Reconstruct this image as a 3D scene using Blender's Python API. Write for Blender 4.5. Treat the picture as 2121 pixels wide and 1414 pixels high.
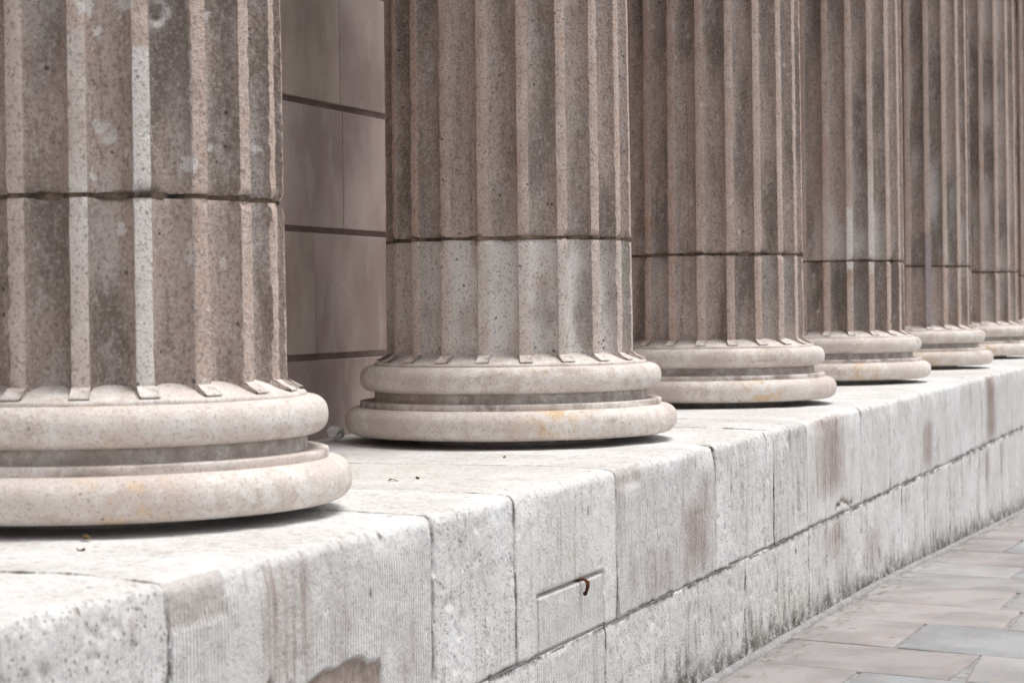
import bpy, math, random
import numpy as np
from math import pi, radians, sin, cos
from mathutils import Matrix, Vector

# ------------------------------------------------------------------ clear
for o in list(bpy.data.objects): bpy.data.objects.remove(o, do_unlink=True)
scene = bpy.context.scene
col = scene.collection
random.seed(7); RNG = np.random.default_rng(11)

# ------------------------------------------------------------------ camera
# X runs along the row of columns (away from the viewer), -Y is the street, z = 0 is the top of the plinth
YAW, PITCH, ROLL = radians(20.531), radians(-0.904), radians(-0.699)
fw = Vector((cos(PITCH)*cos(YAW), cos(PITCH)*sin(YAW), sin(PITCH)))
rt = fw.cross(Vector((0, 0, 1))).normalized(); up = rt.cross(fw)
r2 = rt*cos(ROLL)+up*sin(ROLL); u2 = -rt*sin(ROLL)+up*cos(ROLL)
cd = bpy.data.cameras.new('camera'); cam = bpy.data.objects.new('camera', cd); col.objects.link(cam)
M = Matrix((( r2.x, u2.x, -fw.x, -4.825), (r2.y, u2.y, -fw.y, -2.983), (r2.z, u2.z, -fw.z, 0.514), (0, 0, 0, 1)))
cam.matrix_world = M
cd.sensor_width = 36; cd.lens = 36*4339.26/2121; cd.clip_end = 2000; cd.clip_start = .05
cd.dof.use_dof = True; cd.dof.focus_distance = 7.6; cd.dof.aperture_fstop = 6.3
scene.camera = cam
scene.cycles.max_bounces = 5; scene.cycles.diffuse_bounces = 3; scene.cycles.glossy_bounces = 2
scene.render.resolution_x, scene.render.resolution_y = 1024, 682

# ------------------------------------------------------------------ light: bright overcast, softened sun from the street side
SUN_EL, SUN_AZ = radians(72), radians(294)     # azimuth of the sun, counter-clockwise from +X
world = bpy.data.worlds.new('World'); scene.world = world; world.use_nodes = True
wn = world.node_tree.nodes; wl = world.node_tree.links
bg = wn['Background']; bg.inputs[1].default_value = 0.10
sky = wn.new('ShaderNodeTexSky'); sky.sky_type = 'NISHITA'; sky.sun_disc = False
sky.sun_elevation = SUN_EL; sky.sun_rotation = pi/2-SUN_AZ; sky.dust_density = 3.0; sky.air_density = 1.0
hs = wn.new('ShaderNodeHueSaturation'); hs.inputs['Saturation'].default_value = 0.20
wl.new(sky.outputs[0], hs.inputs['Color']); wl.new(hs.outputs[0], bg.inputs[0])
sd = bpy.data.lights.new('sun', 'SUN'); sd.energy = 1.4; sd.angle = radians(25); sd.color = (1, .965, .925)
sun = bpy.data.objects.new('sun', sd); col.objects.link(sun)
sun.rotation_euler = Vector((cos(SUN_EL)*cos(SUN_AZ), cos(SUN_EL)*sin(SUN_AZ), sin(SUN_EL))).to_track_quat('Z', 'Y').to_euler()
vs = scene.view_settings
vs.view_transform = 'Standard'; vs.look = 'None'; vs.gamma = 1; vs.exposure = 0.80; vs.use_curve_mapping = False

# ------------------------------------------------------------------ dimensions (metres)
SP = 3.1201                                   # column spacing
FACE = -0.860                                 # street face of the plinth
ZT = -0.018                                   # top of the plinth beside the bases
ZJ = -0.524                                   # bed joint between the two plinth courses
WALL = 0.813                                  # face of the wall behind the columns
GX = [-300, -8, 2.901, 4.723, 6.172, 7.238, 8.594, 10.83, 12.9, 30, 300]
GZ = [-.84, -.84, -.9247, -.9526, -.9795, -1.0116, -1.0582, -1.1358, -1.2041, -1.76, -2.6]
def gz(x): return np.interp(x, GX, GZ)

# ------------------------------------------------------------------ noise
def _h(i, j, k, seed):
    n = (i*np.uint32(374761393)) ^ (j*np.uint32(668265263)) ^ (k*np.uint32(2147483647-58)) ^ np.uint32(seed*977+13)
    n = (n ^ (n >> np.uint32(13)))*np.uint32(1274126177)
    n = (n ^ (n >> np.uint32(16)))*np.uint32(2246822519)
    return ((n ^ (n >> np.uint32(15))) & np.uint32(0xffffff)).astype(np.float32)/np.float32(0xffffff)
def vn(x, y, z, seed=0):
    x, y, z = np.broadcast_arrays(np.asarray(x, np.float32), np.asarray(y, np.float32), np.asarray(z, np.float32))
    fx, fy, fz = np.floor(x), np.floor(y), np.floor(z)
    i, j, k = [a.astype(np.int64).astype(np.uint32) for a in (fx, fy, fz)]
    u, v, w = x-fx, y-fy, z-fz
    u, v, w = [t*t*(3-2*t) for t in (u, v, w)]
    one = np.uint32(1)
    with np.errstate(over='ignore'):
        def L(jj, kk):
            a = _h(i, jj, kk, seed); return a+(_h(i+one, jj, kk, seed)-a)*u
        a = L(j, k); a = a+(L(j+one, k)-a)*v
        b = L(j, k+one); b = b+(L(j+one, k+one)-b)*v
    return a+(b-a)*w
def fbm(x, y, z, octv=3, seed=0):
    s = 0; a = .5; t = 0
    for o in range(octv):
        s = s+a*vn(np.asarray(x)*2**o+17*o, np.asarray(y)*2**o, np.asarray(z)*2**o, seed+o*31); t += a; a *= .5
    return s/t
def sm(a, b, x):
    t = np.clip((x-a)/(b-a), 0, 1); return t*t*(3-2*t)

# ------------------------------------------------------------------ mesh helpers
def tag(o, label=None, cat=None, group=None, kind=None):
    if label: o['label'] = label
    if cat: o['category'] = cat; o['kind'] = 'thing'
    if group: o['group'] = group
    if kind: o['kind'] = kind
    return o
def empty(name, loc=(0, 0, 0)):
    o = bpy.data.objects.new(name, None); col.objects.link(o); o.location = loc; o.empty_display_size = .1
    return o
def raw(name, V, F, mat, parent=None, attrs=None, smooth=True, loc=None, kind=None, color=None):
    """V (n,3); F (m,4) quads (int array) or a list of polygons"""
    me = bpy.data.meshes.new(name)
    V = np.asarray(V, np.float32).reshape(-1, 3)
    if isinstance(F, np.ndarray):
        m, c = F.shape
        me.vertices.add(len(V)); me.vertices.foreach_set('co', V.ravel())
        me.loops.add(m*c); me.loops.foreach_set('vertex_index', F.ravel().astype(np.int32))
        me.polygons.add(m); me.polygons.foreach_set('loop_start', np.arange(0, m*c, c, dtype=np.int32))
        me.polygons.foreach_set('loop_total', np.full(m, c, np.int32))
        me.update(calc_edges=True); me.validate()
    else:
        me.from_pydata(V.tolist(), [], F)
    me.polygons.foreach_set('use_smooth', np.full(len(me.polygons), smooth, bool))
    for k, a in (attrs or {}).items():
        at = me.attributes.new(k, 'FLOAT', 'POINT'); at.data.foreach_set('value', np.asarray(a, np.float32).ravel())
    me.materials.append(mat); me.update()
    o = bpy.data.objects.new(name, me); col.objects.link(o)
    if parent is not None: o.parent = parent
    if loc is not None: o.location = loc
    if kind: o['kind'] = kind
    if color is not None: o.color = (*color, 1)
    return o
def gridF(nu, nv, closed=False, flip=False):
    iu = np.arange(nu if closed else nu-1); iv = np.arange(nv-1)
    U, Vv = np.meshgrid(iu, iv, indexing='ij'); U2 = (U+1) % nu
    F = np.stack([U*nv+Vv, U2*nv+Vv, U2*nv+Vv+1, U*nv+Vv+1], -1).reshape(-1, 4)
    return F[:, ::-1].copy() if flip else F
def lathe(name, prof, seg, mat, parent, amp=.001, fr=8, seed=0, attrs=None, extra=None):
    prof = np.array(prof); t = np.linspace(0, 2*pi, seg, endpoint=False)
    T, R = np.meshgrid(t, prof[:, 0], indexing='ij'); Z = np.broadcast_to(prof[:, 1], R.shape)
    X, Y = np.cos(T)*R, np.sin(T)*R
    n = fbm(X*fr+seed*9, Y*fr, Z*fr, 3, seed)-.5
    n2 = vn(X*60+seed, Y*60, Z*60, seed+5)-.5
    chip = sm(.66, .8, fbm(X*14+seed*3, Y*14, Z*14, 2, seed+9))
    R2 = R+n*amp*2+n2*amp*.7-chip*amp*2.0
    Z2 = Z+n*amp
    V = np.stack([np.cos(T)*R2, np.sin(T)*R2, Z2], -1)
    at = attrs(X, Y, Z, T) if attrs else {}
    if extra is None:
        return raw(name, V, gridF(seg, len(prof), True), mat, parent, at)
    EV, EF = extra
    F = np.concatenate([gridF(seg, len(prof), True), EF+seg*len(prof)])
    at = {k: np.concatenate([a.ravel(), np.zeros(len(EV))]) for k, a in at.items()}
    return raw(name, np.concatenate([V.reshape(-1, 3), EV]), F, mat, parent, at)
def box_poly():
    return [(0, 3, 2, 1), (4, 5, 6, 7), (0, 1, 5, 4), (1, 2, 6, 5), (2, 3, 7, 6), (3, 0, 4, 7)]

# ------------------------------------------------------------------ material helpers
class NT:
    def __init__(s, name, rough=.9, spec=.25):
        m = bpy.data.materials.new(name); m.use_nodes = True; s.m = m; s.t = m.node_tree; s.n = s.t.nodes; s.l = s.t.links
        s.b = s.n['Principled BSDF']; s.b.inputs['Roughness'].default_value = rough
        s.b.inputs['Specular IOR Level'].default_value = spec
        tc = s.n.new('ShaderNodeTexCoord'); oi = s.n.new('ShaderNodeObjectInfo'); s.oi = oi
        mul = s.n.new('ShaderNodeVectorMath'); mul.operation = 'SCALE'; mul.inputs[0].default_value = (31.7, 57.3, 13.9)
        s.l.new(oi.outputs['Random'], mul.inputs['Scale'])
        add = s.n.new('ShaderNodeVectorMath'); add.operation = 'ADD'
        s.l.new(tc.outputs['Object'], add.inputs[0]); s.l.new(mul.outputs[0], add.inputs[1]); s.co = add.outputs[0]; s.ob = tc.outputs['Object']
    def link(s, a, b):
        if isinstance(a, (int, float)): b.default_value = a
        elif isinstance(a, tuple): b.default_value = a if len(a) == 4 or b.type == 'VECTOR' else (*a, 1)
        else: s.l.new(a, b)
    def map(s, sc, co=None, rot=(0, 0, 0)):
        m = s.n.new('ShaderNodeMapping'); s.l.new(co or s.co, m.inputs[0]); m.inputs['Scale'].default_value = sc; m.inputs['Rotation'].default_value = rot
        return m.outputs[0]
    def noise(s, scale, det=4, ro=.55, co=None, dist=0):
        n = s.n.new('ShaderNodeTexNoise'); s.l.new(co or s.co, n.inputs['Vector'])
        n.inputs['Scale'].default_value = scale; n.inputs['Detail'].default_value = det; n.inputs['Roughness'].default_value = ro
        n.inputs['Distortion'].default_value = dist
        return n.outputs['Fac']
    def voro(s, scale, co=None, feat='F1', out='Distance', rnd=1):
        n = s.n.new('ShaderNodeTexVoronoi'); n.feature = feat; s.l.new(co or s.co, n.inputs['Vector']); n.inputs['Scale'].default_value = scale
        n.inputs['Randomness'].default_value = rnd
        return n.outputs[out]
    def ramp(s, x, a, b, lo=0., hi=1.):
        n = s.n.new('ShaderNodeMapRange'); n.interpolation_type = 'SMOOTHSTEP'; s.l.new(x, n.inputs[0])
        n.inputs[1].default_value = a; n.inputs[2].default_value = b; n.inputs[3].default_value = lo; n.inputs[4].default_value = hi
        return n.outputs[0]
    def math(s, op, a, b=0., clamp=False):
        n = s.n.new('ShaderNodeMath'); n.operation = op; n.use_clamp = clamp; s.link(a, n.inputs[0]); s.link(b, n.inputs[1]); return n.outputs[0]
    def mul(s, a, b): return s.math('MULTIPLY', a, b)
    def add(s, a, b): return s.math('ADD', a, b)
    def mix(s, f, a, b, mode='MIX'):
        n = s.n.new('ShaderNodeMix'); n.data_type = 'RGBA'; n.blend_type = mode; n.clamp_factor = True
        s.link(f, n.inputs[0]); s.link(a, n.inputs[6]); s.link(b, n.inputs[7]); return n.outputs[2]
    def attr(s, name):
        n = s.n.new('ShaderNodeAttribute'); n.attribute_name = name; return n.outputs['Fac']
    def sep(s, v):
        n = s.n.new('ShaderNodeSeparateXYZ'); s.l.new(v, n.inputs[0]); return n.outputs
    def bump(s, h, strength, dist):
        n = s.n.new('ShaderNodeBump'); n.inputs['Strength'].default_value = strength; n.inputs['Distance'].default_value = dist
        s.l.new(h, n.inputs['Height'])
        if getattr(s, 'last', None) is not None: s.l.new(s.last, n.inputs['Normal'])
        s.last = n.outputs[0]
    def done(s, c):
        s.link(c, s.b.inputs['Base Color'])
        if getattr(s, 'last', None) is not None: s.l.new(s.last, s.b.inputs['Normal'])
        return s.m

def mat_shaft():
    k = NT('weathered_column_stone')
    flute, tone, dark = k.attr('flute'), k.attr('tone'), k.attr('dark')
    big = k.noise(1.6, 2, .5, k.map((2.2, 2.2, .8)))
    med = k.noise(11, 3, .65, k.map((1.3, 1.3, .55)))
    fine = k.noise(95, 3, .7); grain = k.noise(210, 1, .6)
    streak = k.noise(10, 3, .6, k.map((5, 5, .3)))
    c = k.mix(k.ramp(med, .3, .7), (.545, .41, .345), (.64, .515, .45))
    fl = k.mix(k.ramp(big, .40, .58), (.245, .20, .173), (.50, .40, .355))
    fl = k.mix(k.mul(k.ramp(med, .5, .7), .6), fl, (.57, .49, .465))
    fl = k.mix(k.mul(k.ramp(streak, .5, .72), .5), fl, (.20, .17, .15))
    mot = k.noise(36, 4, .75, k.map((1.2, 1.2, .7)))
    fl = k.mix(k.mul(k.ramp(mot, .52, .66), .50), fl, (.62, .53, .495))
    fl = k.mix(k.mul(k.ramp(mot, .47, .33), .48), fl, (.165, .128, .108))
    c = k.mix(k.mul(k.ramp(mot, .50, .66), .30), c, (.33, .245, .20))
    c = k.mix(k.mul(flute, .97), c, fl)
    c = k.mix(k.mul(dark, k.ramp(med, .25, .6)), c, (.135, .118, .105))
    c = k.mix(k.mul(tone, k.ramp(k.add(med, k.mul(fine, .3)), .42, .6, .6, 1)), c, (.78, .74, .715))
    c = k.mix(k.mul(k.ramp(k.add(k.attr('white'), k.mul(fine, .7)), .80, .95), .72), c, (.80, .77, .75))
    c = k.mix(k.mul(k.ramp(fine, .51, .66), .58), c, (.16, .13, .11))
    c = k.mix(k.mul(k.ramp(fine, .47, .32), .45), c, (.68, .61, .57))
    c = k.mix(k.mul(k.ramp(grain, .56, .76), .38), c, (.12, .095, .085))
    sp = k.voro(13, k.map((1, 1, .7)))
    spot = k.mul(k.ramp(k.add(sp, k.mul(fine, .34)), .37, .27), k.ramp(big, .46, .60))
    c = k.mix(k.mul(k.mul(spot, k.attr('spots')), .9), c, (.74, .70, .675))
    pk = k.voro(26)
    pit = k.mul(k.ramp(pk, .17, .07), k.ramp(med, .5, .62))
    c = k.mix(k.mul(pit, .75), c, (.09, .068, .058))
    og = k.mul(k.ramp(k.noise(6, 2, .6), .62, .74), k.ramp(fine, .4, .6))
    c = k.mix(k.mul(og, .5), c, (.42, .24, .12))
    h = k.add(k.add(k.mul(fine, 1.0), k.mul(grain, .35)), k.add(k.mul(mot, .8), k.mul(pit, -1.2)))
    k.bump(h, 1.0, .006)
    return k.done(c)

def mat_base():
    k = NT('column_base_stone')
    und, org, dark = k.attr('under'), k.attr('orange'), k.attr('dark')
    big = k.noise(3.0, 3, .55); med = k.noise(18, 3, .65); fine = k.noise(100, 3, .7); grain = k.noise(220, 1, .6)
    c = k.mix(k.ramp(big, .34, .64), (.62, .54, .495), (.775, .735, .70))
    c = k.mix(k.mul(k.ramp(k.add(k.mul(big, .5), k.mul(med, .55)), .52, .66), .6), c, (.55, .45, .38))
    c = k.mix(k.mul(k.ramp(med, .46, .28), .5), c, (.83, .80, .77))
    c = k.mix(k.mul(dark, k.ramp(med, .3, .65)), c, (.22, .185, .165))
    c = k.mix(k.mul(k.mul(org, k.ramp(k.add(k.mul(big, .35), k.mul(med, .8)), .50, .72)), .55), c, (.74, .47, .20))
    c = k.mix(k.mul(k.ramp(fine, .52, .68), .46), c, (.29, .225, .19))
    c = k.mix(k.mul(k.ramp(grain, .57, .77), .38), c, (.15, .115, .10))
    pk = k.voro(21); pit = k.mul(k.ramp(pk, .13, .05), k.ramp(med, .5, .62))
    c = k.mix(k.mul(pit, .7), c, (.13, .095, .08))
    w = k.math('SINE', k.add(k.attr('tool'), k.mul(med, 3.)))
    h = k.add(k.add(k.mul(fine, .8), k.mul(grain, .3)), k.add(k.mul(med, .6), k.mul(pit, -1.2)))
    h = k.add(h, k.mul(k.mul(w, und), .55))
    k.bump(h, .75, .004)
    return k.done(c)

def mat_plinth():
    k = NT('pale_plinth_limestone')
    brown, dark, spall, drov, pitted = k.attr('brown'), k.attr('dark'), k.attr('spall'), k.attr('droved'), k.attr('pitted')
    big = k.noise(2.4, 3, .55); med = k.noise(15, 3, .65); fine = k.noise(95, 3, .7); grain = k.noise(210, 1, .6)
    streak = k.noise(9, 3, .65, k.map((4.5, 4.5, .25)))
    c = k.mix(k.ramp(big, .36, .64), (.66, .65, .635), (.765, .765, .76))
    c = k.mix(k.mul(k.ramp(med, .5, .70), .42), c, (.51, .475, .445))
    c = k.mix(k.mul(k.ramp(streak, .53, .66), k.ramp(big, .62, .45, .15, .6)), c, (.40, .34, .31))
    # droved (vertically tooled) faces: ribs about 8 mm apart
    x = k.sep(k.ob)[0]
    w = k.math('SINE', k.add(k.mul(x, 430.), k.add(k.mul(streak, 3.5), k.mul(med, 2.5))))
    rib = k.mul(k.ramp(w, -.2, .9), k.mul(drov, k.ramp(big, .38, .52)))
    c = k.mix(k.mul(rib, .42), c, (.38, .335, .31))
    c = k.mix(k.mul(brown, k.ramp(k.add(k.mul(streak, .6), k.mul(fine, .35)), .30, .58, .25, 1.)), c, (.27, .185, .155))
    c = k.mix(k.mul(spall, .9), c, k.mix(k.ramp(med, .35, .65), (.26, .19, .16), (.45, .36, .315)))
    pk = k.voro(70, k.map((1, 1, .7))); pit = k.mul(k.mul(k.ramp(k.add(pk, k.mul(fine, .5)), .56, .34), k.ramp(med, .38, .54)), pitted)
    c = k.mix(k.mul(pit, .62), c, (.21, .18, .165))
    p2 = k.voro(10, k.map((1, 1, .5))); p2 = k.mul(k.ramp(p2, .11, .04), k.ramp(big, .47, .55))
    c = k.mix(k.mul(p2, .75), c, (.14, .105, .09))
    c = k.mix(k.mul(dark, k.ramp(k.add(k.mul(fine, .6), k.mul(med, .5)), .42, .60)), c, (.075, .072, .058))
    c = k.mix(k.mul(k.ramp(fine, .52, .68), .44), c, (.32, .28, .255))
    c = k.mix(k.mul(k.ramp(grain, .58, .78), .32), c, (.20, .17, .155))
    c = k.mix(1., c, k.oi.outputs['Color'], 'MULTIPLY')
    h = k.add(k.add(k.mul(fine, .9), k.mul(grain, .3)), k.add(k.mul(med, .7), k.mul(k.add(pit, p2), -1.4)))
    h = k.add(h, k.mul(rib, -.8))
    k.bump(h, .8, .0045)
    return k.done(c)

def mat_wall():
    k = NT('smooth_wall_stone', .85)
    big = k.noise(1.8, 3, .6, k.map((1, 1, .7))); med = k.noise(12, 3, .6, k.map((1, 1, .4))); fine = k.noise(100, 3, .65)
    c = k.mix(k.ramp(big, .36, .62), (.34, .262, .242), (.50, .41, .378))
    c = k.mix(k.mul(k.ramp(med, .5, .7), .5), c, (.50, .44, .405))
    c = k.mix(k.mul(k.ramp(fine, .55, .70), .40), c, (.22, .165, .145))
    vein = k.noise(2.2, 3, .6, dist=1.2)
    vein = k.ramp(k.math('ABSOLUTE', k.math('SUBTRACT', vein, .5)), .010, .002)
    c = k.mix(k.mul(k.mul(vein, k.ramp(big, .52, .62)), .35), c, (.60, .58, .56))
    pk = k.voro(18); pit = k.mul(k.ramp(pk, .09, .04), k.ramp(med, .52, .62))
    c = k.mix(k.mul(pit, .7), c, (.09, .07, .06))
    c = k.mix(1., c, k.oi.outputs['Color'], 'MULTIPLY')
    k.bump(k.add(k.mul(fine, .5), k.mul(med, .3)), .4, .002)
    return k.done(c)

def mat_slab():
    k = NT('sawn_paving_stone', .75, .35)
    big = k.noise(2.4, 3, .6); med = k.noise(8, 4, .66, k.map((1, 2.6, 1))); fine = k.noise(110, 3, .7)
    c = k.mix(k.ramp(big, .36, .62), (.275, .268, .268), (.365, .358, .358))
    c = k.mix(k.mul(k.ramp(med, .5, .66), .55), c, (.37, .305, .27))
    c = k.mix(k.mul(k.ramp(med, .45, .30), .55), c, (.29, .31, .325))
    c = k.mix(1., c, k.oi.outputs['Color'], 'MULTIPLY')
    c = k.mix(k.mul(k.ramp(fine, .54, .70), .40), c, (.12, .105, .10))
    sp = k.voro(4.2, k.map((1.6, 1, 1))); spot = k.mul(k.ramp(sp, .10, .07), k.ramp(big, .45, .5))
    c = k.mix(k.mul(spot, .7), c, (.08, .075, .08))
    s2 = k.voro(3.7, k.map((1, 1, 1), rot=(0, 0, .7))); s2 = k.mul(k.ramp(s2, .06, .045), k.ramp(big, .55, .5))
    c = k.mix(k.mul(s2, .6), c, (.55, .54, .53))
    c = k.mix(k.mul(k.attr('moss'), k.ramp(k.add(med, k.mul(fine, .3)), .62, .85)), c, (.11, .11, .085))
    k.bump(k.add(k.mul(fine, .5), k.mul(med, .8)), .5, .003)
    return k.done(c)

def mat_plain(name, a, b, sc=20, rough=.95, bump=.6, dist=.004):
    k = NT(name, rough)
    n = k.noise(sc, 5, .65); f = k.noise(sc*9, 3, .65)
    c = k.mix(k.ramp(n, .32, .68), a, b); c = k.mix(k.mul(k.ramp(f, .55, .75), .4), c, tuple(x*.45 for x in a))
    k.bump(k.add(n, k.mul(f, .5)), bump, dist)
    return k.done(c)

M_SHAFT, M_BASE, M_PLINTH, M_WALL, M_SLAB = mat_shaft(), mat_base(), mat_plinth(), mat_wall(), mat_slab()
M_JOINT = mat_plain('drum_joint_mortar', (.035, .03, .028), (.24, .175, .125), 14)
M_MORTAR = mat_plain('grey_cement_mortar', (.24, .235, .235), (.37, .365, .365), 16)
M_DARKM = mat_plain('dirty_joint_filling', (.07, .06, .052), (.19, .165, .145), 12)
M_POINT = mat_plain('dirty_pointing', (.13, .125, .12), (.27, .265, .26), 30)
M_RUST = mat_plain('rusted_iron', (.05, .022, .016), (.16, .065, .035), 60)
M_LEAF = mat_plain('dry_leaf', (.09, .06, .035), (.30, .20, .10), 60)
M_CHALK = mat_plain('white_crumb', (.80, .79, .78), (.88, .87, .86), 20, .9, .2, .001)
M_EARTH = mat_plain('street_ground', (.17, .165, .16), (.26, .25, .245), 2)
M_WEB = mat_plain('cobweb_fluff', (.32, .28, .24), (.5, .46, .42), 50)

# ------------------------------------------------------------------ ground and pavement
gx = np.array([-300, -60, -20, -8, -4, 0, 2.64, 4.4, 5.8, 6.83, 8.14, 10.3, 12.3, 16, 22, 30, 60, 300.])
gy = np.array([-400, -60, -20, -10, -5, -2, -.5, 5, 60, 400.])
V = np.array([[(x, y, float(gz(x))-.075) for y in gy] for x in gx])
raw('ground', V, gridF(len(gx), len(gy)), M_EARTH, smooth=False, kind='structure')

pave = empty('pavement', (0, -2.5, float(gz(3)))); pave['kind'] = 'structure'
SK = .28                                        # the courses run slightly askew from the wall
bx = np.concatenate([np.arange(-7, 2, 1.), np.arange(2, 20, .25)])
by = np.array([FACE+.02, -1.2, -1.6, -2.2, -3, -4.6])
V = np.array([[(x, y-pave.location.y, float(gz(x))-.011-pave.location.z) for y in by] for x in bx])
raw('mortar_bed', V, gridF(len(bx), len(by)), M_MORTAR, pave, smooth=True)
def slab(pts, tint, seed):
    """pts: corner list in world x,y; real slab with an arrised, slightly wavering edge"""
    rs = np.random.default_rng(seed)
    c = np.mean(pts, 0); n = 7; out = []
    for i in range(4):
        a, b = np.array(pts[i]), np.array(pts[(i+1) % 4])
        for j in range(n): out.append(a+(b-a)*j/n)
    out = np.array(out); d = out-c; L = np.linalg.norm(d, axis=1, keepdims=True)
    jit = rs.normal(0, .0022, (len(out), 1)); jit[rs.random(len(out)) < .06] -= .008
    o1 = out+d/L*jit
    tilt = rs.normal(0, .0035, 2); dz = rs.normal(0, .0012)
    z = lambda P: gz(P[:, 0])+(P[:, 0]-c[0])*tilt[0]+(P[:, 1]-c[1])*tilt[1]+dz
    rings = [(1., -.06), (1., -.005), (1-.005/L, -.0012), (1-.012/L, 0), (1-.06/L, .0003), (.45, .0008)]
    VV = []
    for s, h in rings:
        P = c+(o1-c)*s; VV.append(np.column_stack([P, z(P)+h]))
    VV.append(np.array([[c[0], c[1], float(gz(c[0]))+dz+.0008]]))
    V = np.concatenate(VV); m = len(out); F = []
    for k in range(len(rings)-1):
        for i in range(m): F.append((k*m+i, k*m+(i+1) % m, (k+1)*m+(i+1) % m, (k+1)*m+i))
    for i in range(m): F.append(((len(rings)-1)*m+i, (len(rings)-1)*m+(i+1) % m, len(V)-1))
    moss = sm(.30, .0, -(V[:, 1]-FACE))
    orig = np.array([c[0], c[1], float(gz(c[0]))])
    if (np.cross(pts[1]-pts[0], pts[2]-pts[1])) < 0: F = [f[::-1] for f in F]
    raw('paving_slab', V-orig, F, M_SLAB, pave, {'moss': moss}, loc=Vector(orig)-pave.location, color=tint)
pink, blue, grey = (1.03, .99, .98), (.97, 1.02, 1.05), (1, 1, 1)
jx = [-3.4, -2.7, -2.05, -1.3, -.65, 0., .62, 1.35, 2.1, 2.808, 3.508, 4.191, 4.975, 5.64, 6.394, 7.083, 7.787, 8.698, 9.712, 10.4, 11.1, 11.8, 12.5, 13.2, 13.9, 14.7, 15.5, 16.3, 17.1]
first = {2.808: -1.365, 3.508: -1.748, 4.191: -1.386, 4.975: -1.748, 5.64: -1.64, 6.394: -1.759, 7.083: -1.505, 7.787: -1.914, 8.698: -1.251}
for i in range(len(jx)-1):
    a, b = jx[i]+.004, jx[i+1]-.004
    y = FACE-.036; cuts = [y, first.get(jx[i], random.uniform(-1.35, -1.95))]
    while cuts[-1] > -4.0: cuts.append(cuts[-1]-random.uniform(.55, 1.0))
    for j in range(len(cuts)-1):
        g = .014 if j == 0 else .006
        y0, y1 = cuts[j]-(0 if j == 0 else .006), cuts[j+1]+g
        P = [np.array((a+SK*(y0-FACE), y0)), np.array((b+SK*(y0-FACE), y0)), np.array((b+SK*(y1-FACE), y1)), np.array((a+SK*(y1-FACE), y1))]
        if abs(jx[i]-3.508) < .01 and j == 0: P[2][1] -= .018; P[3][1] += .015
        if abs(jx[i]-3.508) < .01 and j == 1: P[0][1] -= .035
        t = (pink if random.random() < .7 else grey) if j == 0 else (blue if random.random() < .6 else grey)
        f = random.uniform(.90, 1.10); slab(P, tuple(v*f for v in t), i*17+j)
# cement fillet along the foot of the plinth
xs = np.arange(-4, 18, .05); w = .030+.013*(fbm(xs*3, 0, 0, 3, 3)-.5)*2
pr = [(0, .012), (.35, .011), (.8, .006), (1.0, -.010)]
V = np.array([[(x, -2*0+FACE-.001-f*wi-pave.location.y, float(gz(x))+h-pave.location.z+.003*float(vn(x*9, f*5, 0, 8)-.5)) for f, h in pr] for x, wi in zip(xs, w)])
raw('mortar_fillet', V, gridF(len(xs), len(pr), flip=True), M_MORTAR, pave)

# ------------------------------------------------------------------ plinth of two courses of limestone blocks
plinth = empty('stone_plinth', (0, FACE, -.85))
tag(plinth, 'long pale limestone plinth of worn blocks carrying the row of columns', 'plinth')
def step(x): return .007 if x < 2.2 else (.009 if x < 4.6 else (.014 if x < 8 else .022))
BROWN = [  # x, half width, z top, z bottom, strength: rust-brown runs down the face
    (-.576, .166, -.03, -.33, .5), (-.30, .104, -.04, -.37, .25), (2.80, .28, -.20, -.52, .75), (2.30, .24, -.33, -.545, .6), (2.88, .124, -.12, -.50, .55), (1.98, .062, -.287, -.535, .35),
    (5.27, .44, .003, -.42, .85), (4.568, .052, -.225, -.484, .6), (5.292, .311, -.535, -.72, .6), (6.276, .228, -.66, -.9, .45), (8.12, .26, -.20, -.505, .8), (7.983, .124, -.515, -.69, .35),
    (8.47, .083, -.246, -.484, .5), (10.95, .36, .003, -.515, .95), (10.726, .124, -.535, -.825, .8), (11.5, .104, -.535, -.846, .75), (9.9, .083, -.018, -.225, .5), (3.585, .041, -.33, -.494, .35),
    (13.2, .207, -.018, -.535, .5), (3.12, .052, -.66, -.846, .3), (4.206, .062, -.64, -.825, .3), (1.846, .052, -.04, -.33, .3), (.05, .12, -.25, -.50, .2), (-1.9, .15, -.1, -.4, .25)]
def face_attrs(X, Z, drov, pitted):
    br = np.zeros_like(X)
    wob = (fbm(X*3, 0, Z*1.2, 3, 61)-.5)
    for x, h, z0, z1, s in BROWN:
        q = sm(1, .25, abs(X+wob*.12-x)/h)*sm(z1-.04, z1+.10, Z)*sm(z0+.02, z0-.06, Z)
        q = q*sm(.25, .6, fbm(X*14, 0, Z*3.5, 3, 77)+.22)
        br = np.maximum(br, q*s)
    gr = Z-gz(X)
    n = fbm(X*7, 0, Z*7, 3, 5)
    dk = sm(.16, .0, gr+.12*(n-.5))*.95
    dk = np.maximum(dk, sm(.32, .05, gr)*sm(.55, .72, fbm(X*22, 0, Z*5, 3, 91))*.8)
    dk = np.maximum(dk, sm(.66, .78, fbm(X*16, 0, Z*1.6, 3, 97))*sm(.5, .62, fbm(X*1.7, 0, Z*2, 2, 98))*.45)
    return br, dk
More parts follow.
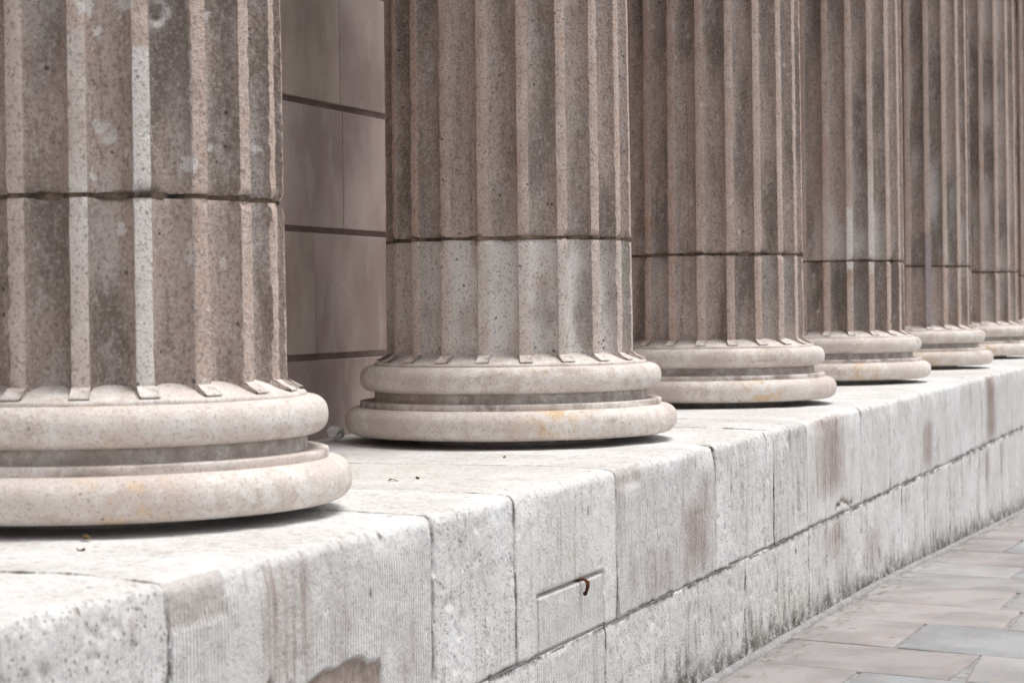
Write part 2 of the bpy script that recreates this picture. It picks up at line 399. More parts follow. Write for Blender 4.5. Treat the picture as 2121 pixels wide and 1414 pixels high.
def block(x0, x1, course, seed, drov=0., pitted=.4, tint=(1, 1, 1), carve=None, tight=False, edge=1.):
    top = course == 0
    g = .0008 if tight else .0020
    xa, xb = x0+g, x1-g
    n = max(6, int((xb-xa)/step((x0+x1)/2)))
    u = np.concatenate([[xa, xa, xa+.0025, xa+.006], np.linspace(xa+.012, xb-.012, n), [xb-.006, xb-.0025, xb, xb]])
    st = step((x0+x1)/2)
    if top:
        yb = np.concatenate([[.86, .3, -.2], np.linspace(-.45, FACE+.06, int(.36/(st*1.6)))])
        prof = [(y, ZT-.006*float(sm(-.60, -.82, y)), 0, 1) for y in yb]
        rad = .030
        for a in np.linspace(0, pi/2, 9)[1:-1]: prof.append((FACE+rad-rad*sin(a), ZT-.007-rad+rad*cos(a), -sin(a), cos(a)))
        zt, zb = ZT-.007-rad, ZJ+.0022
    else:
        zt, zb = ZJ-.0022-.004, None
        prof = [(FACE+.05, ZJ-.0022, 0, 1), (FACE+.005, ZJ-.0022, 0, 1), (FACE+.0015, ZJ-.0032, -.7, .7)]
    low = float(min(gz(x0), gz(x1)))-.07
    nz = int((zt-(zb if top else low))/st)
    for z in np.linspace(zt, (zb+.004) if top else low, nz): prof.append((FACE, z, -1, 0))
    if top: prof += [(FACE+.0015, zb+.001, -.7, -.7), (FACE+.005, zb, 0, -1), (FACE+.05, zb, 0, -1)]
    P = np.array(prof); nv = len(P)
    X = np.broadcast_to(u[:, None], (len(u), nv)).copy(); Y = np.broadcast_to(P[:, 0], X.shape).copy(); Z = np.broadcast_to(P[:, 1], X.shape).copy()
    NY, NZ = P[:, 2], P[:, 3]
    onface = (NY < -.3).astype(float)
    d = (fbm(X*5, Y*5, Z*5, 3, seed)-.5)*.004+(fbm(X*22, Y*22, Z*22, 3, seed+3)-.5)*.0045
    d += (vn(X*75, Y*75, Z*75, seed+6)-.5)*.0018*(.4+pitted)
    pits = sm(.62, .80, fbm(X*34, Y*34, Z*22, 2, seed+8))*pitted*.006*onface
    d -= pits
    e = np.minimum(X-xa, xb-X)
    d -= sm(.006, 0, e)*.0028
    ch = sm(.52, .75, fbm(X*0+seed*1.7, Y*9, Z*9, 3, seed+12))
    d -= sm(.018, 0, e)*ch*.006*edge
    if top:
        ar = np.exp(-((Z-ZT+.025)/.045)**2)*np.exp(-((Y-FACE)/.06)**2)          # worn front arris
        wear = fbm(X*4.0+seed, 0, 0, 3, seed+20)
        d -= ar*(sm(.35, .85, wear)*.014+(fbm(X*16, Y*16, Z*16, 3, seed+4)-.5)*.012)*edge
        d -= (1-onface)*(fbm(X*3, Y*3, 0, 3, seed+41)-.5)*.006
    je = (Z-zb) if top else (zt-Z)
    d -= sm(.016, 0, np.abs(je))*onface*sm(.45, .75, fbm(X*11, 0, 0, 3, seed+15 if top else seed+16))*.006
    sp = np.zeros_like(X)
    if carve: 
        cd_, cs_ = carve(X, Z, onface); d -= cd_; sp = cs_
    d[0, :] = d[1, :]-.05; d[-1, :] = d[-2, :]-.05
    Y2 = Y+NY*d; Z2 = Z+NZ*d
    br, dk = face_attrs(X, Z, drov, pitted); br *= onface; dk *= onface
    dk = np.maximum(dk, sm(.013, .002, e)*sm(.30, .52, fbm(X*0+x0*5, Y*14, Z*7, 3, 33))*.95*(.6 if tight else 1))
    dk = np.maximum(dk, sm(.013, .002, np.abs(je))*onface*sm(.34, .56, fbm(X*8, 0, 0, 3, 35))*.9)
    dk = np.maximum(dk, np.clip(sp-1, 0, 1)); sp = np.clip(sp, 0, 1)
    V = np.stack([X-x0, Y2-FACE, Z2], -1)
    one = np.ones_like(X)
    ftop = sm(.0, .5, -NY)[None, :]*sm(ZT-.03, ZT-.09, Z) if top else one
    o = raw('stone_block', V, gridF(len(u), nv, flip=False), M_PLINTH, plinth,
            {'brown': br, 'dark': dk, 'spall': sp, 'droved': one*drov*ftop, 'pitted': one*pitted*(onface*.8+.2)},
            loc=(x0, 0, .85), color=tint)
    return o
def rect(X, Z, a, b, c, d, s=.004): return sm(a-s, a+s, X)*sm(b+s, b-s, X)*sm(c-s, c+s, Z)*sm(d+s, d-s, Z)
def carve_left(X, Z, on):        # ragged spalled patch near the foot of the near droved block and a damaged corner
    rag = (fbm(X*11, 0, Z*11, 4, 301)-.5)
    topz = np.interp(X, [-.78, -.74, -.70, -.66, -.60, -.56, -.51, -.458, -.353, -.30, -.231, -.175, -.118, -.098, -.088], [-.6, -.325, -.295, -.34, -.318, -.36, -.345, -.328, -.327, -.322, -.322, -.343, -.345, -.37, -.64])
    q = sm(.004, -.004, Z-(topz+rag*.03))*on
    r = rect(X+rag*.03, Z+rag*.02, -1.135, -.89, -.127, .03, .006)*on
    return q*.011+r*.004, np.maximum(q, r*.5)
def carve_insert(X, Z, on):
    q = rect(X, Z, 1.036, 1.673, -.60, -.342, .003)*on
    return q*.05, q*0
def carve_corner(X, Z, on):
    q = rect(X+(fbm(X*20, 0, Z*20, 2, 3)-.5)*.02, Z, 1.72, 2.10, -.092, .06, .006)*on
    return q*.006, q*.4
def carve_crack(X, Z, on):
    zc = -.481+.014*np.sin((X-5.4)*16)+(fbm(X*25, 0, 0, 2, 9)-.5)*.02
    q = sm(.010, .004, abs(Z-zc))*rect(X, Z, 5.34, 5.77, -.6, -.3, .03)*on
    return q*.010, q*2.0
T0, T1, T2, T3 = (1, 1, 1), (.97, .965, .96), (1.02, 1.02, 1.02), (.985, .97, .95)
top_blocks = [(-4.3, -2.522, .5, .5, T1, None, 0), (-2.522, -1.138, .25, .95, T1, None, 0), (-1.138, 0.233, 1., .35, T0, carve_left, 0), (0.233, 0.847, 0, .9, T2, None, 1), (0.847, 1.816, 0, .45, T3, carve_insert, 0),
    (1.816, 3.091, 1., .55, T0, carve_corner, 0), (3.091, 4.059, 0, .85, T2, None, 1), (4.059, 4.717, 0, .9, T1, None, 0), (4.717, 5.998, .35, .2, T2, carve_crack, 1), (5.998, 6.827, .1, .6, T0, None, 1),
    (6.827, 8.828, .35, .45, T2, None, 0), (8.828, 10.452, .2, .3, T0, None, 1), (10.452, 12.175, .5, .2, T1, None, 0), (12.175, 13.728, .2, .4, T2, None, 1), (13.728, 15.384, .4, .4, T0, None, 0),
    (15.384, 16.936, .2, .4, T1, None, 0), (16.936, 18.592, .2, .4, T0, None, 0), (18.592, 20.455, .2, .4, T2, None, 0)]
for i, (a, b, dr, pt, tn, cv, ti) in enumerate(top_blocks): block(a, b, 0, 100+i*7, dr, pt, tn, cv, bool(ti))
low_blocks = [(-4.3, -2.315, .3, .7, T1, 0), (-2.315, -0.866, .4, .6, T0, 0), (-0.866, 0.376, .3, .7, T1, 0), (0.376, 1.035, .1, .6, T2, 0), (1.035, 1.681, .9, .3, T0, 1), (1.681, 3.538, .2, .9, T1, 0), (3.538, 4.737, .05, .9, T3, 0),
    (4.737, 6.149, .05, 1., T1, 0), (6.149, 7.175, .1, .8, T0, 1), (7.175, 7.956, .2, .7, T2, 0), (7.956, 8.961, .2, .7, T1, 1), (8.961, 10.312, .1, .9, T0, 0), (10.312, 11.968, .2, .7, T2, 1), (11.968, 13.521, .2, .7, T0, 0),
    (13.521, 15.177, .2, .6, T1, 0), (15.177, 17.04, .2, .6, T0, 0), (17.04, 18.799, .2, .6, T0, 0), (18.799, 20.455, .2, .6, T2, 0)]
for i, (a, b, dr, pt, tn, ti) in enumerate(low_blocks): block(a, b, 1, 500+i*11, dr, pt, tn, None, bool(ti))
# the small stone let into the face of one block
u = np.linspace(1.0395, 1.6695, 90); z = np.linspace(-.3485, -.5215, 30)
X, Z = np.meshgrid(u, z, indexing='ij'); Y = FACE+.001-(fbm(X*22, 0, Z*22, 3, 900)-.5)*.003
ed = np.minimum(np.minimum(X-u[0], u[-1]-X), np.minimum(z[0]-Z, Z-z[-1])); Y = Y+sm(.006, 0, ed)*.004; Y[ed < 1e-5] += .035
br, dk = face_attrs(X, Z, 1, .3)
raw('inset_stone', np.stack([X-1.0395, Y-FACE, Z], -1), gridF(len(u), len(z)), M_PLINTH, plinth,
    {'brown': br, 'dark': np.maximum(dk, sm(.006, 0, ed)*.25), 'spall': X*0, 'droved': X*0+1, 'pitted': X*0+.3}, loc=(1.0395, 0, .85), color=(1, 1, 1))
# recessed core that closes the joints
V = [(x, y, z) for z in (-.9, .85+ZT-.07) for x, y in ((-4.3, .042), (20.455, .042), (20.455, 1.4), (-4.3, 1.4))]
raw('joint_filling', V, box_poly(), M_DARKM, plinth, smooth=False)
# cement pointing squeezed out along parts of the bed joint
def pointing(x0, x1, h, seed):
    xs = np.arange(x0, x1, .012); hh = h*.8*(.2+fbm(xs*14, 0, 0, 3, seed))
    hh *= sm(0, .05, xs-x0)*sm(0, .05, x1-xs)+.05
    t = np.linspace(-1, 1, 5)
    V = np.array([[(x-x0, .0022-.003*(1-f*f)+.0035*abs(f), ZJ+f*k*.5+.004*float(vn(x*6, 0, 0, seed)-.5)) for f in t] for x, k in zip(xs, hh)])
    raw('pointing', V, gridF(len(xs), 5, flip=True), M_POINT, plinth, loc=(x0, 0, .85))
for a, b, h, s in [(.635, 1.059, .012, 1), (1.68, 2.498, .014, 2), (2.808, 3.326, .009, 3), (4.05, 4.775, .012, 4), (6.069, 6.897, .014, 5), (7.311, 7.673, .013, 6), (9.174, 9.898, .012, 7)]: pointing(a, b, h, s)
# wedge of pointing at the foot of one upright joint
V = [(x, y, z) for y in (-.004, .02) for x, z in ((1.799, -.52), (1.837, -.52), (1.823, -.442), (1.815, -.442))]
raw('pointing', V, box_poly(), M_MORTAR, plinth, smooth=False, loc=(0, 0, .85))

# ------------------------------------------------------------------ wall behind the columns: channelled courses
wall = empty('ashlar_wall', (5, WALL, 0)); tag(wall, 'smooth dark-shaded ashlar wall with deep horizontal channels behind the columns', 'wall')
courses = [(-.03, .309), (.336, .835), (.861, 1.3586), (1.3865, 1.884), (1.911, 2.409), (2.436, 2.934), (2.961, 3.459), (3.486, 3.984)]
joints = [[-2.1, -.3, 1.5, 3.75, 5.4, 7.0, 8.7, 10.3, 12], [-1.6, .2, 1.5, 3.001, 4.3, 5.6, 7.2, 8.8, 10.4, 12], [-2.1, -.5, 1.1, 3.286, 4.6, 6.2, 7.8, 9.4, 11., 12.6]]
def wblock(x0, x1, z0, z1, tint):
    b = .003; g = .0008
    X = [x0+g, x0+g+b, x1-g-b, x1-g]; Z = [z0, z0+b, z1-b, z1]
    V = []; F = []
    for x in X:
        for z in Z:
            V.append((x-x0, 0 if (x in X[1:3] and z in Z[1:3]) else (b if not (x in (X[0], X[3]) and z in (Z[0], Z[3])) else b*1.4), z-z0))
    for i in range(3):
        for j in range(3): F.append((i*4+j, (i+1)*4+j, (i+1)*4+j+1, i*4+j+1))
    n = len(V)
    for (x, z) in ((0, 0), (0, 3), (3, 3), (3, 0)): V.append((X[x]-x0, .06, Z[z]-z0))
    F += [(0, 1, 2, 3, n+1, n), (3, 7, 11, 15, n+2, n+1), (15, 14, 13, 12, n+3, n+2), (12, 8, 4, 0, n, n+3)]
    raw('wall_block', V, F, M_WALL, wall, smooth=False, loc=(x0-5, 0, z0), color=tint)
for ci, (z0, z1) in enumerate(courses):
    js = joints[ci] if ci < 3 else [x+(0 if ci % 2 else .8) for x in (-2.1, -.4, 1.3, 3.266 if ci == 3 else 2.6, 4.6, 6.2, 7.8, 9.4, 11., 12.6)]
    xs = [-4.3]+js+[14.2, 15.6, 17.2, 18.8, 20.455]; xs = sorted(set(x for x in xs if -4.3 <= x <= 20.455))
    for a, b in zip(xs[:-1], xs[1:]):
        f = random.uniform(.93, 1.05); wblock(a, b, z0, z1, (f, f*random.uniform(.975, 1.01), f*random.uniform(.96, 1.01)))
V = [(x, y, z) for z in (-.03, 4.0) for x, y in ((-9.3, .027), (15.455, .027), (15.455, .6), (-9.3, .6))]
raw('channel_backing', V, box_poly(), M_WALL, wall, smooth=False, color=(.85, .85, .85))
V = [(x, y, z) for z in (4.0, 8.6) for x, y in ((-9.3, 0), (15.455, 0), (15.455, .6), (-9.3, .6))]
raw('upper_wall', V, box_poly(), M_WALL, wall, smooth=False, color=(1, 1, 1))
# unseen beam over the columns, added overhead to keep light off the wall
prof = [(-.45, 8.0), (-.45, 8.25), (-.48, 8.25), (-.48, 8.5), (-.53, 8.55), (-.53, 8.6), (-.45, 8.62), (-.45, 9.0), (-.6, 9.1), (-.95, 9.15), (-.95, 9.3), (-1.02, 9.4), (.83, 9.45), (.83, 8.0)]
V = [(x, y-WALL, z) for x in (-9.3, 15.455) for y, z in prof]; n = len(prof)
F = [(i, n+i, n+(i+1) % n, (i+1) % n) for i in range(n)]+[tuple(range(n)), tuple(range(2*n-1, n-1, -1))]
raw('shading_entablature', V, F, M_WALL, wall, smooth=False, color=(1, 1, 1))

# ------------------------------------------------------------------ columns
NF = 20; PITCHA = 2*pi/NF; FH = .0215           # 20 flutes; half width of a fillet
DEPTH = .050
def shaft_angles():
    t = []; fl = []; ed = []; ei = []
    a_f = FH/.5; a_g = PITCHA/2-a_f
    fil = [-1, -.9, -.45, .45, .9, 1]
    flu = [-cos(pi*i/13) for i in range(0, 14)]
    for i in range(NF):
        c = -pi/2+PITCHA*(i+.5)                 # a flute faces the street squarely
        for f in fil: t.append(c+a_f*f); fl.append(0.); ed.append((1-abs(f))*FH); ei.append(2*i+(f > 0))
        m = c+PITCHA/2
        for f in flu: t.append(m+a_g*f); fl.append(max(1e-4, math.sqrt(max(0, 1-f*f)))); ed.append(0. if abs(f) > .999 else 9.); ei.append(2*i+1 if f < 0 else (2*i+2) % (2*NF))
    return np.array(t), np.array(fl), np.array(ed), np.array(ei, float)
TA, FL, ED, EI = shaft_angles()
FID = np.repeat(np.arange(NF), 20)
def shaftF(nv):                                 # no faces across the doubled vertices at the arrises, so these stay sharp
    F = gridF(len(TA), nv, True).reshape(len(TA), nv-1, 4)
    keep = np.array([(i % 20) not in (5, 19) for i in range(len(TA))])
    return F[keep].reshape(-1, 4)
def drum(name, parent, z0, z1, dz, k, tone=None, dark=None, spots=0., ragged=(1, 1), chipamt=1., hole=None, white=None):
    n = max(3, int((z1-z0)/dz)); zz = np.linspace(z0, z1, n)
    zz = np.concatenate([[z0, z0, z0+.003], zz[1:-1], [z1-.003, z1, z1]])
    T, Z = np.meshgrid(TA, zz, indexing='ij'); Fl = np.broadcast_to(FL[:, None], T.shape); Ed = np.broadcast_to(ED[:, None], T.shape)
    R0 = .5-.005*(Z-.3)
    s = 40*k
    R = R0-DEPTH*Fl
    X, Y = np.cos(T)*R, np.sin(T)*R
    nlow = (fbm(X*3+s, Y*3, Z*1.5, 3, 3)-.5); nm = (fbm(X*20+s, Y*20, Z*12, 3, 8)-.5); nf = (vn(X*90+s, Y*90, Z*60, 6)-.5)
    d = nlow*.003+nm*.0028+nf*.0014
    eid = np.broadcast_to(EI[:, None], T.shape)
    c1 = fbm(eid*7.37+s, Z*26, 0, 3, 21)
    chip = sm(.58, .82, c1)
    w = np.exp(-(Ed/.004)**2)
    d -= w*chip*.007*chipamt
    d -= w*(vn(eid*9.7+s, Z*120, 0, 4))*.0030
    # rough broken edges at the bed joints
    for zz_, sgn, amt in ((z0, 1, ragged[0]), (z1, -1, ragged[1])):
        rg = sm(.40, .75, fbm(T*6+s+zz_, T*0+zz_*7, 0, 4, 51))
        dd = sgn*(Z-zz_)
        d -= sm(.020, 0, dd)*rg*.016*amt+sm(.006, 0, dd)*.0025*amt
    if hole:
        for (ht, hz, hr, hd) in hole:
            q = np.sqrt((((T-ht+pi) % (2*pi)-pi)*.47)**2+(Z-hz)**2)+(fbm(X*30, Y*30, Z*30, 2, 77)-.5)*.03
            d -= sm(hr, hr*.45, q)*hd
    R = R+d
    R[:, 0] -= .05; R[:, -1] -= .05
    # chipped edges also wander sideways
    Tt = T+np.where(Ed < 1e-6, (fbm(eid*5.13+s, Z*16, 0, 3, 71)-.5)*.005, 0)
    V = np.stack([np.cos(Tt)*R, np.sin(Tt)*R, Z], -1)
    one = np.ones_like(T)
    tn = one*0 if tone is None else tone(T, Z, Fl, FID[:, None]+0*Z)
    dk = one*0 if dark is None else dark(T, Z, Fl, FID[:, None]+0*Z)
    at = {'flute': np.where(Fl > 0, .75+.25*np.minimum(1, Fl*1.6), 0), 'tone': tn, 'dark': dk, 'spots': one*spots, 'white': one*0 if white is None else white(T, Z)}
    return raw(name, V, shaftF(len(zz)), M_SHAFT, parent, at)
def jointring(parent, z, h, k):
    T = TA[None, :]; Rr = .5-DEPTH*FL-.005*(z-.3)
    rows = []
    for f in (-.5, -.2, .2, .5):
        rec = -.012+.020*sm(.45, .7, fbm(TA*5+k*7, 0, z*9, 3, 13))
        rec = np.clip(rec, -.014, .0012)
        r = Rr+rec-.002*abs(f)*2
        rows.append(np.stack([np.cos(TA)*r, np.sin(TA)*r, z+f*h+TA*0+.003*(vn(TA*8, 0, k, 3)-.5)], -1))
    V = np.stack(rows, 1)
    raw('joint_mortar', V, gridF(len(TA), 4, True), M_JOINT, parent)
def torus_prof(rc, a, zc, b, n=26, a0=-pi/2, a1=pi/2):
    p = [(rc-.05, zc-b)]
    for i in range(n+1):
        t = a0+(a1-a0)*i/n
        # slightly flattened, superelliptic roll
        ct, st = cos(t), sin(t); e = .88
        p.append((rc+a*abs(ct)**e, zc+b*math.copysign(abs(st)**e, st)))
    p.append((rc-.05, zc+b)); return p
def column(k, lod, joint, label, ztop, **kw):
    c = empty('fluted_column', (SP*k, 0, 0)); tag(c, label, 'column', 'fluted columns standing in a row on the plinth')
    seg = [256, 256, 192, 160, 128, 112, 96][k]; rot = k*.9
    def at(part):
        def f(X, Y, Z, T):
            vx = (T+2.05)                       # angle from the point facing the viewer and street
            n = fbm(X*6+k*5, Y*6, Z*6, 3, 17)
            o = np.exp(-((((T-ORG[k][0]+pi) % (2*pi)-pi))/ORG[k][1])**2)*(1 if part == 'lower' else .25 if part == 'upper' else 0)
            d = sm(.66, .84, fbm(X*5+k*3, Y*5, Z*22, 3, 19))*.5
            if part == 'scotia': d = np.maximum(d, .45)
            if part == 'fillet': d = np.maximum(d, sm(.42, .62, fbm(X*7+k, Y*7, Z*7, 3, 29))*.7)
            if part == 'plate': d = np.maximum(d, sm(.008, .0, abs(Z-.298))*.0)
            zc = {'lower': .070, 'upper': .240}.get(part, 9)
            u = sm(.0, -.030, Z-zc)*sm(.40, .6, fbm(T*3+k, 0, 0, 2, 5)+.12)
            return {'under': u, 'orange': o, 'dark': d, 'tool': (T*.6+Z*7)*18}
        return f
    base = lathe('base', [(.30, -.03), (.378, -.03), (.380, -.012), (.380, .008), (.50, .0140), (.60, .0155)], 96, M_BASE, c, .0008, 8, k+3, at('foot'))
    lathe('lower_torus', torus_prof(.611, .060, .070, .057), seg, M_BASE, base, .0016, 7, k+11, at('lower'))
    lathe('lower_fillet', [(.50, .120), (.60, .122), (.6075, .1235), (.609, .127), (.6095, .145), (.6075, .1495), (.600, .151), (.50, .1515)], seg, M_BASE, base, .0016, 9, k+23, at('fillet'))
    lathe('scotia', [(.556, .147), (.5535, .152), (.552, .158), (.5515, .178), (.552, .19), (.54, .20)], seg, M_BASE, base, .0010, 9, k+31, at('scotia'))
    lathe('upper_torus', torus_prof(.557, .052, .240, .0515), seg, M_BASE, base, .0015, 7, k+43, at('upper'))
    # sloping top member with a small tongue under every fillet of the shaft
    EV, EF = [], []
    for i in range(NF):
        a = -pi/2+PITCHA*(i+.5); j = random.uniform(-.002, .002); wd = .0225+random.uniform(-.001, .002)
        t = [(.485, .3375), (.503, .3345), (.519, .3235), (.5425+j, .3125), (.5440+j, .3080), (.49, .300)]
        b0 = len(EV)
        for (r, z) in t:
            for q in (-1, 1):
                w_ = wd*(1+.10*(r-.5)/.04)*q
                EV.append((r*cos(a)-w_*sin(a), r*sin(a)+w_*cos(a), z+random.uniform(-.0008, .0008)))
        for m in range(len(t)-1): EF.append((b0+2*m, b0+2*m+2, b0+2*m+3, b0+2*m+1))
        for q in (0, 1): EF.append((b0+q, b0+4+q, b0+6+q, b0+10+q) if q == 0 else (b0+q, b0+10+q, b0+6+q, b0+4+q))
    lathe('top_fillet', [(.48, .286), (.546, .287), (.551, .290), (.5525, .294), (.5515, .300), (.547, .303), (.530, .3075), (.512, .3135), (.495, .3205), (.475, .3295), (.455, .338), (.437, .344), (.41, .350)],
          seg, M_BASE, base, .0013, 9, k+57, at('plate'), extra=(np.array(EV), np.array(EF)))
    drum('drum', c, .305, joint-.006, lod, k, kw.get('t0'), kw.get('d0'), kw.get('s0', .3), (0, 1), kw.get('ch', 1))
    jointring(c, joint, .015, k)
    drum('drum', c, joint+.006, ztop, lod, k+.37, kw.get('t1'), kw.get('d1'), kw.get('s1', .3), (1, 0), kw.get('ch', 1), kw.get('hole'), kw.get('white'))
    drum('drum', c, ztop, 8.02, .8, k+.7, None, None, .2, (0, 0))
    return c
def vx(k):   # angle (about the column axis) of the direction towards the viewer
    return math.atan2(-2.983, -4.825-SP*k)
ORG = [(vx(0)+.10, .16), (vx(1)+.24, .22), (vx(2)+.42, .15), (vx(3)+.35, .16), (vx(4)+.3, .2), (vx(5)+.3, .2), (0, .2)]
def fid(k, ang):                                # index of the fillet nearest to an angle
    return int(round((ang+pi/2)/PITCHA-.5)) % NF
def t_col1(T, Z, Fl, I):
    a, b = fid(0, vx(0)+radians(-5)), fid(0, vx(0)+radians(14))
    n = fbm(T*3, Z*2.5, 0, 3, 2)
    one = (Fl < .02)
    r = np.where(one & (I == b), .95*sm(1.168, 1.158, Z), 0)
    r = np.maximum(r, np.where(one & (I == a), .85*sm(1.215, 1.195, Z)*(.55+.45*sm(.35, .6, n)), 0))
    r = np.maximum(r, np.where(one & (I == (a-1) % NF), .35, 0))
    return np.maximum(r, .30*sm(.52, .72, fbm(T*4, Z*3, 0, 3, 42))*Fl)
def w_col1(T, Z):
    r = T*0
    for ht, hz, hr, hd in h1[1:]+[(*spot(240, 285), .02, 0), (*spot(395, 335), .02, 0), (*spot(205, 365), .012, 0), (*spot(80, 75), .012, 0), (*spot(560, 290), .02, 0)]:
        q = np.sqrt((((T-ht+pi) % (2*pi)-pi)*.47)**2+(Z-hz)**2)+(fbm(T*16, Z*30, 0, 3, 77)-.5)*.05
        r = np.maximum(r, .62*sm(hr*1.2, hr*.5, q))
    ht, hz, hr, hd = h1[0]
    q = np.sqrt((((T-ht+pi) % (2*pi)-pi)*.47)**2+(Z-hz)**2)
    return r*sm(hr*.6, hr, q)
def t_low2(T, Z, Fl, I):
    n = fbm(T*5, Z*5, 0, 4, 23); a = (T-vx(1)+pi) % (2*pi)-pi
    return np.clip(.80*sm(.30, .55, n)*sm(-1.2, -.2, a)*sm(1.5, .6, a)+.28, 0, 1)*(.5+.5*Fl)+.1
def t_pale(amt, seed, z0=None, z1=None):
    def f(T, Z, Fl, I):
        r = amt*sm(.42, .70, fbm(T*4, Z*2.2, 0, 4, seed))
        if z0 is not None: r = r*sm(z0-.03, z0+.03, Z)*sm(z1+.5, z1, Z)
        return r*(.4+.6*Fl)
    return f
def t_col4(amt, seed, z0=None, z1=None):
    f = t_pale(amt, seed, z0, z1); i4 = fid(3, vx(3)+radians(13))
    def g(T, Z, Fl, I):
        r = np.maximum(f(T, Z, Fl, I), np.where((Fl == 0) & (I == i4), .95*sm(1.15, 1.14, Z)*sm(.73, .75, Z), 0))
        return np.maximum(r, np.where((Fl == 0) & (I == (i4+1) % NF), .7*sm(.70, .74, Z)*sm(1.9, 1.0, Z), 0))
    return g
def d_patch(amt, seed, lo=.5, hi=.68):
    def f(T, Z, Fl, I): return amt*sm(lo, hi, fbm(T*3.2, Z*1.6, 0, 4, seed))*Fl
    return f
def d_low4(T, Z, Fl, I):
    return np.clip(.85*sm(.22, .5, fbm(T*4, Z*3, 0, 3, 61)), 0, 1)*Fl
def spot(x, y): return vx(0)+math.asin((x-205)/405), .8016+(403-y)*.00119      # a mark on the first shaft
h1 = [(*spot(345, 22), .024, .022), (*spot(345, 22), .055, .005), (*spot(275, 15), .035, .005), (*spot(190, 12), .03, .004), (*spot(222, 262), .03, .004), (*spot(465, 300), .022, .004), (*spot(375, 345), .018, .003), (*spot(455, 20), .02, .003)]
column(0, .011, .8016, 'fluted column with two bright white fillets and pale chipped spots on its shaft', 1.75, t0=t_col1, t1=t_col1, d0=d_patch(.45, 12), d1=d_patch(.5, 14), s0=.8, s1=1.0, hole=h1, ch=1.2, white=w_col1)
column(1, .012, .7837, 'fluted column whose short bottom drum is whitened, a dark ragged joint above it', 2.2, t0=t_low2, d1=d_patch(.40, 31), s0=.2, s1=.35, t1=t_pale(.12, 8))
column(2, .016, .7837, 'grey-brown fluted column between the whitened-drum column and the darkened-drum column', 2.6, d1=d_patch(.6, 45), t0=t_pale(.35, 9), d0=d_patch(.4, 46), s0=.6, s1=.5)
column(3, .022, .8005, 'fluted column whose bottom drum is darker than the pale drum above it', 3.0, d0=d_low4, s0=1.0, t0=t_col4(.15, 10), t1=t_col4(.6, 11, .8, 1.25), d1=d_patch(.35, 47))
column(4, .030, .8097, 'fluted column with one lilac-grey repaired fillet strip crossing its drum joint', 3.4, t0=t_pale(.5, 12), t1=t_pale(.6, 13, .8, 1.4), d1=d_patch(.3, 48))
column(5, .035, .7998, 'fluted column standing just beyond the one with the repaired fillet strip', 3.8, t0=t_pale(.4, 14), t1=t_pale(.4, 15), d1=d_patch(.3, 49))
column(6, .045, .80, 'last fluted column, only a sliver of it showing past the others', 4.2)
# parts peculiar to single columns
cols = [o for o in col.objects if o.name.startswith('fluted_column')]
def strip(k, i, z0, z1, mat):
    a = -pi/2+PITCHA*(i+.5); V = []
    for r in (.493, .516):
        for z in (z0, z1):
            for q in (-.024, .024): V.append((r*cos(a)-q*sin(a), r*sin(a)+q*cos(a), z))
    o = raw('repaired_strip', V, [(0, 1, 3, 2), (4, 6, 7, 5), (0, 4, 5, 1), (2, 3, 7, 6), (0, 2, 6, 4), (1, 5, 7, 3)], mat, cols[k], {'flute': [0]*8, 'tone': [.15]*8, 'dark': [.0]*8, 'spots': [0]*8, 'white': [0]*8}, smooth=False)
    o['label'] = 'lilac-grey repair strip on one fillet'
M_REPAIR = mat_plain('lilac_repair_mortar', (.33, .28, .28), (.43, .375, .375), 30)
strip(4, fid(4, vx(4)+radians(16)), .34, 1.06, M_REPAIR)

# ------------------------------------------------------------------ small things lying about
def lump(name, loc, size, mat, seed, label, cat, n=10, squash=(1, 1, 1), group=None):
    rs = np.random.default_rng(seed); V = []; F = []
    th = np.linspace(0, 2*pi, n, endpoint=False); ph = np.linspace(.12, pi-.12, 7)
    for p in ph:
        for t in th:
            d = np.array((sin(p)*cos(t), sin(p)*sin(t), cos(p)))
            r = .55+.75*float(vn(*(d*2.2+seed), seed))+rs.normal(0, .09)
            V.append(d*r*size*np.array(squash))
    F = [(i*n+j, i*n+(j+1) % n, (i+1)*n+(j+1) % n, (i+1)*n+j) for i in range(6) for j in range(n)]
    F = [f[::-1] for f in F]+[tuple(range(n)), tuple(range(7*n-1, 6*n-1, -1))]
    V = np.array(V); V[:, 2] -= V[:, 2].min()
    o = raw(name, V, F, mat, smooth=False, loc=loc); tag(o, label, cat, group); return o
lump('white_debris', (2.885, .675, ZT), .036, M_CHALK, 4, 'small crumpled white lump lying on the plinth against the wall', 'debris', squash=(1.15, 1.0, .75))
def tube(name, pts, rad, mat, loc, label, cat, n=7):
    pts = np.array(pts, float); V = []; F = []
    for i, p_ in enumerate(pts):
        d = pts[min(i+1, len(pts)-1)]-pts[max(i-1, 0)]; d /= np.linalg.norm(d)
        a = np.cross(d, (.3, .1, 1.)); a /= np.linalg.norm(a); b = np.cross(d, a)
        r = rad*(1+.25*math.sin(i*2.3))*(1 if i < len(pts)-1 else .5)
        for j in range(n): V.append(p_+r*(a*cos(2*pi*j/n)+b*sin(2*pi*j/n)))
    for i in range(len(pts)-1):
        for j in range(n): F.append((i*n+j, i*n+(j+1) % n, (i+1)*n+(j+1) % n, (i+1)*n+j))
    F += [tuple(range(n))[::-1], tuple(range((len(pts)-1)*n, len(pts)*n))]
    o = raw(name, V, F, mat, loc=loc); tag(o, label, cat); return o
tube('iron_hook', [(0, .03, .012), (0, .008, .012), (0, -.012, .012), (.001, -.022, .004), (.002, -.022, -.012), (.003, -.017, -.026), (.010, -.010, -.034), (.018, -.010, -.032)], .0062, M_RUST, (1.439, FACE, -.356),
     'small rusty iron hook sticking out of the slot above the inset plinth stone', 'iron hook')
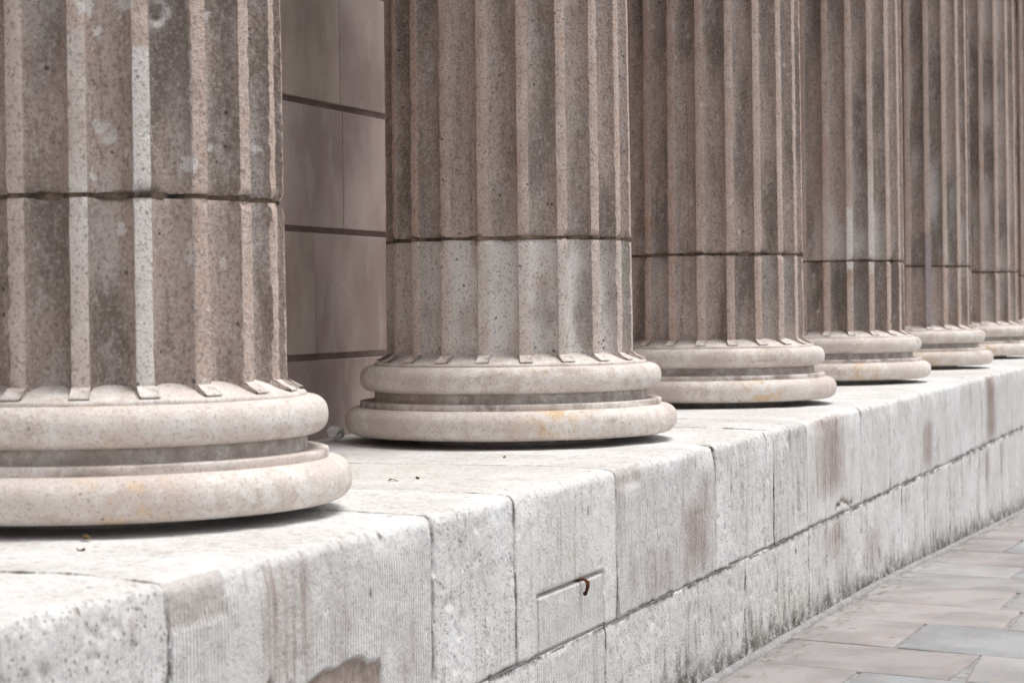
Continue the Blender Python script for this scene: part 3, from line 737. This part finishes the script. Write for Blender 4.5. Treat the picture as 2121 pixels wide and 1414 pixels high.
def leaf(loc, L, W, rz, tilt, label, seed):
    V = []; F = []
    for i in range(7):
        f = i/6; w = W*math.sin(pi*min(.98, f+.03))**.8
        for q in (-1, 0, 1): V.append((f*L-L/2, q*w, .004*sin(f*5+seed)+abs(q)*.18*w+.001*q+.003))
    F = [(i*3+j, i*3+3+j, i*3+4+j, i*3+1+j) for i in range(6) for j in range(2)]
    o = raw('dry_leaf', V, F, M_LEAF, loc=loc); o.rotation_euler = (tilt, 0, rz)
    m = o.modifiers.new('thickness', 'SOLIDIFY'); m.thickness = .0012
    tag(o, label, 'leaf', 'scraps of dry leaf on the plinth'); return o
for i, (x, y, L, rz, lb) in enumerate([(1.14, -.35, .05, -.3, 'longest dark leaf scrap lying on the plinth top between the first two columns'), (1.241, -.388, .028, .4, 'short dark leaf scrap lying beside the longest one on the plinth top'),
        (-.765, -.422, .032, 1.2, 'dark leaf scrap on the plinth in front of the column with white fillets'), (2.152, -.336, .022, .1, 'tiny dark leaf scrap on the plinth before the column with whitened bottom drum')]):
    leaf((x, y, ZT), L, .006, rz, 0, lb, i)
l5 = leaf((-.60, -.33, ZT+.008), .05, .008, .9, .5, 'tan dry leaf caught under the base of the column with white fillets', 7)
def tuft(loc, r, seed, label):
    rs = np.random.default_rng(seed); V = []; F = []
    for i in range(26):
        a = rs.uniform(0, 2*pi); d = np.array((cos(a)*rs.uniform(.2, 1), sin(a)*rs.uniform(.2, 1), rs.uniform(-.6, .9)))*r
        p = rs.normal(0, .2*r, 3); w = np.cross(d, (0, .3, 1)); w = w/np.linalg.norm(w)*.0006
        b = len(V); m = p+d*.5+rs.normal(0, .15*r, 3)
        V += [p-w, p+w, m+w, m-w, p+d+w*.3, p+d-w*.3]; F += [(b, b+1, b+2, b+3), (b+3, b+2, b+4, b+5)]
    V = np.array(V); V[:, 2] -= V[:, 2].min()
    o = raw('cobweb_tuft', V, F, M_WEB, loc=loc); tag(o, label, 'cobweb', 'cobweb tufts under the column bases'); return o
for k in range(5):
    a = vx(k)+radians(62)
    tuft((SP*k+.632*cos(a), .632*sin(a), ZT), .030, k, 'tuft of cobweb caught under the base of the column with '+['two white fillets', 'the whitened bottom drum', 'plain grey-brown drums', 'the darkened bottom drum', 'a repaired fillet strip'][k])
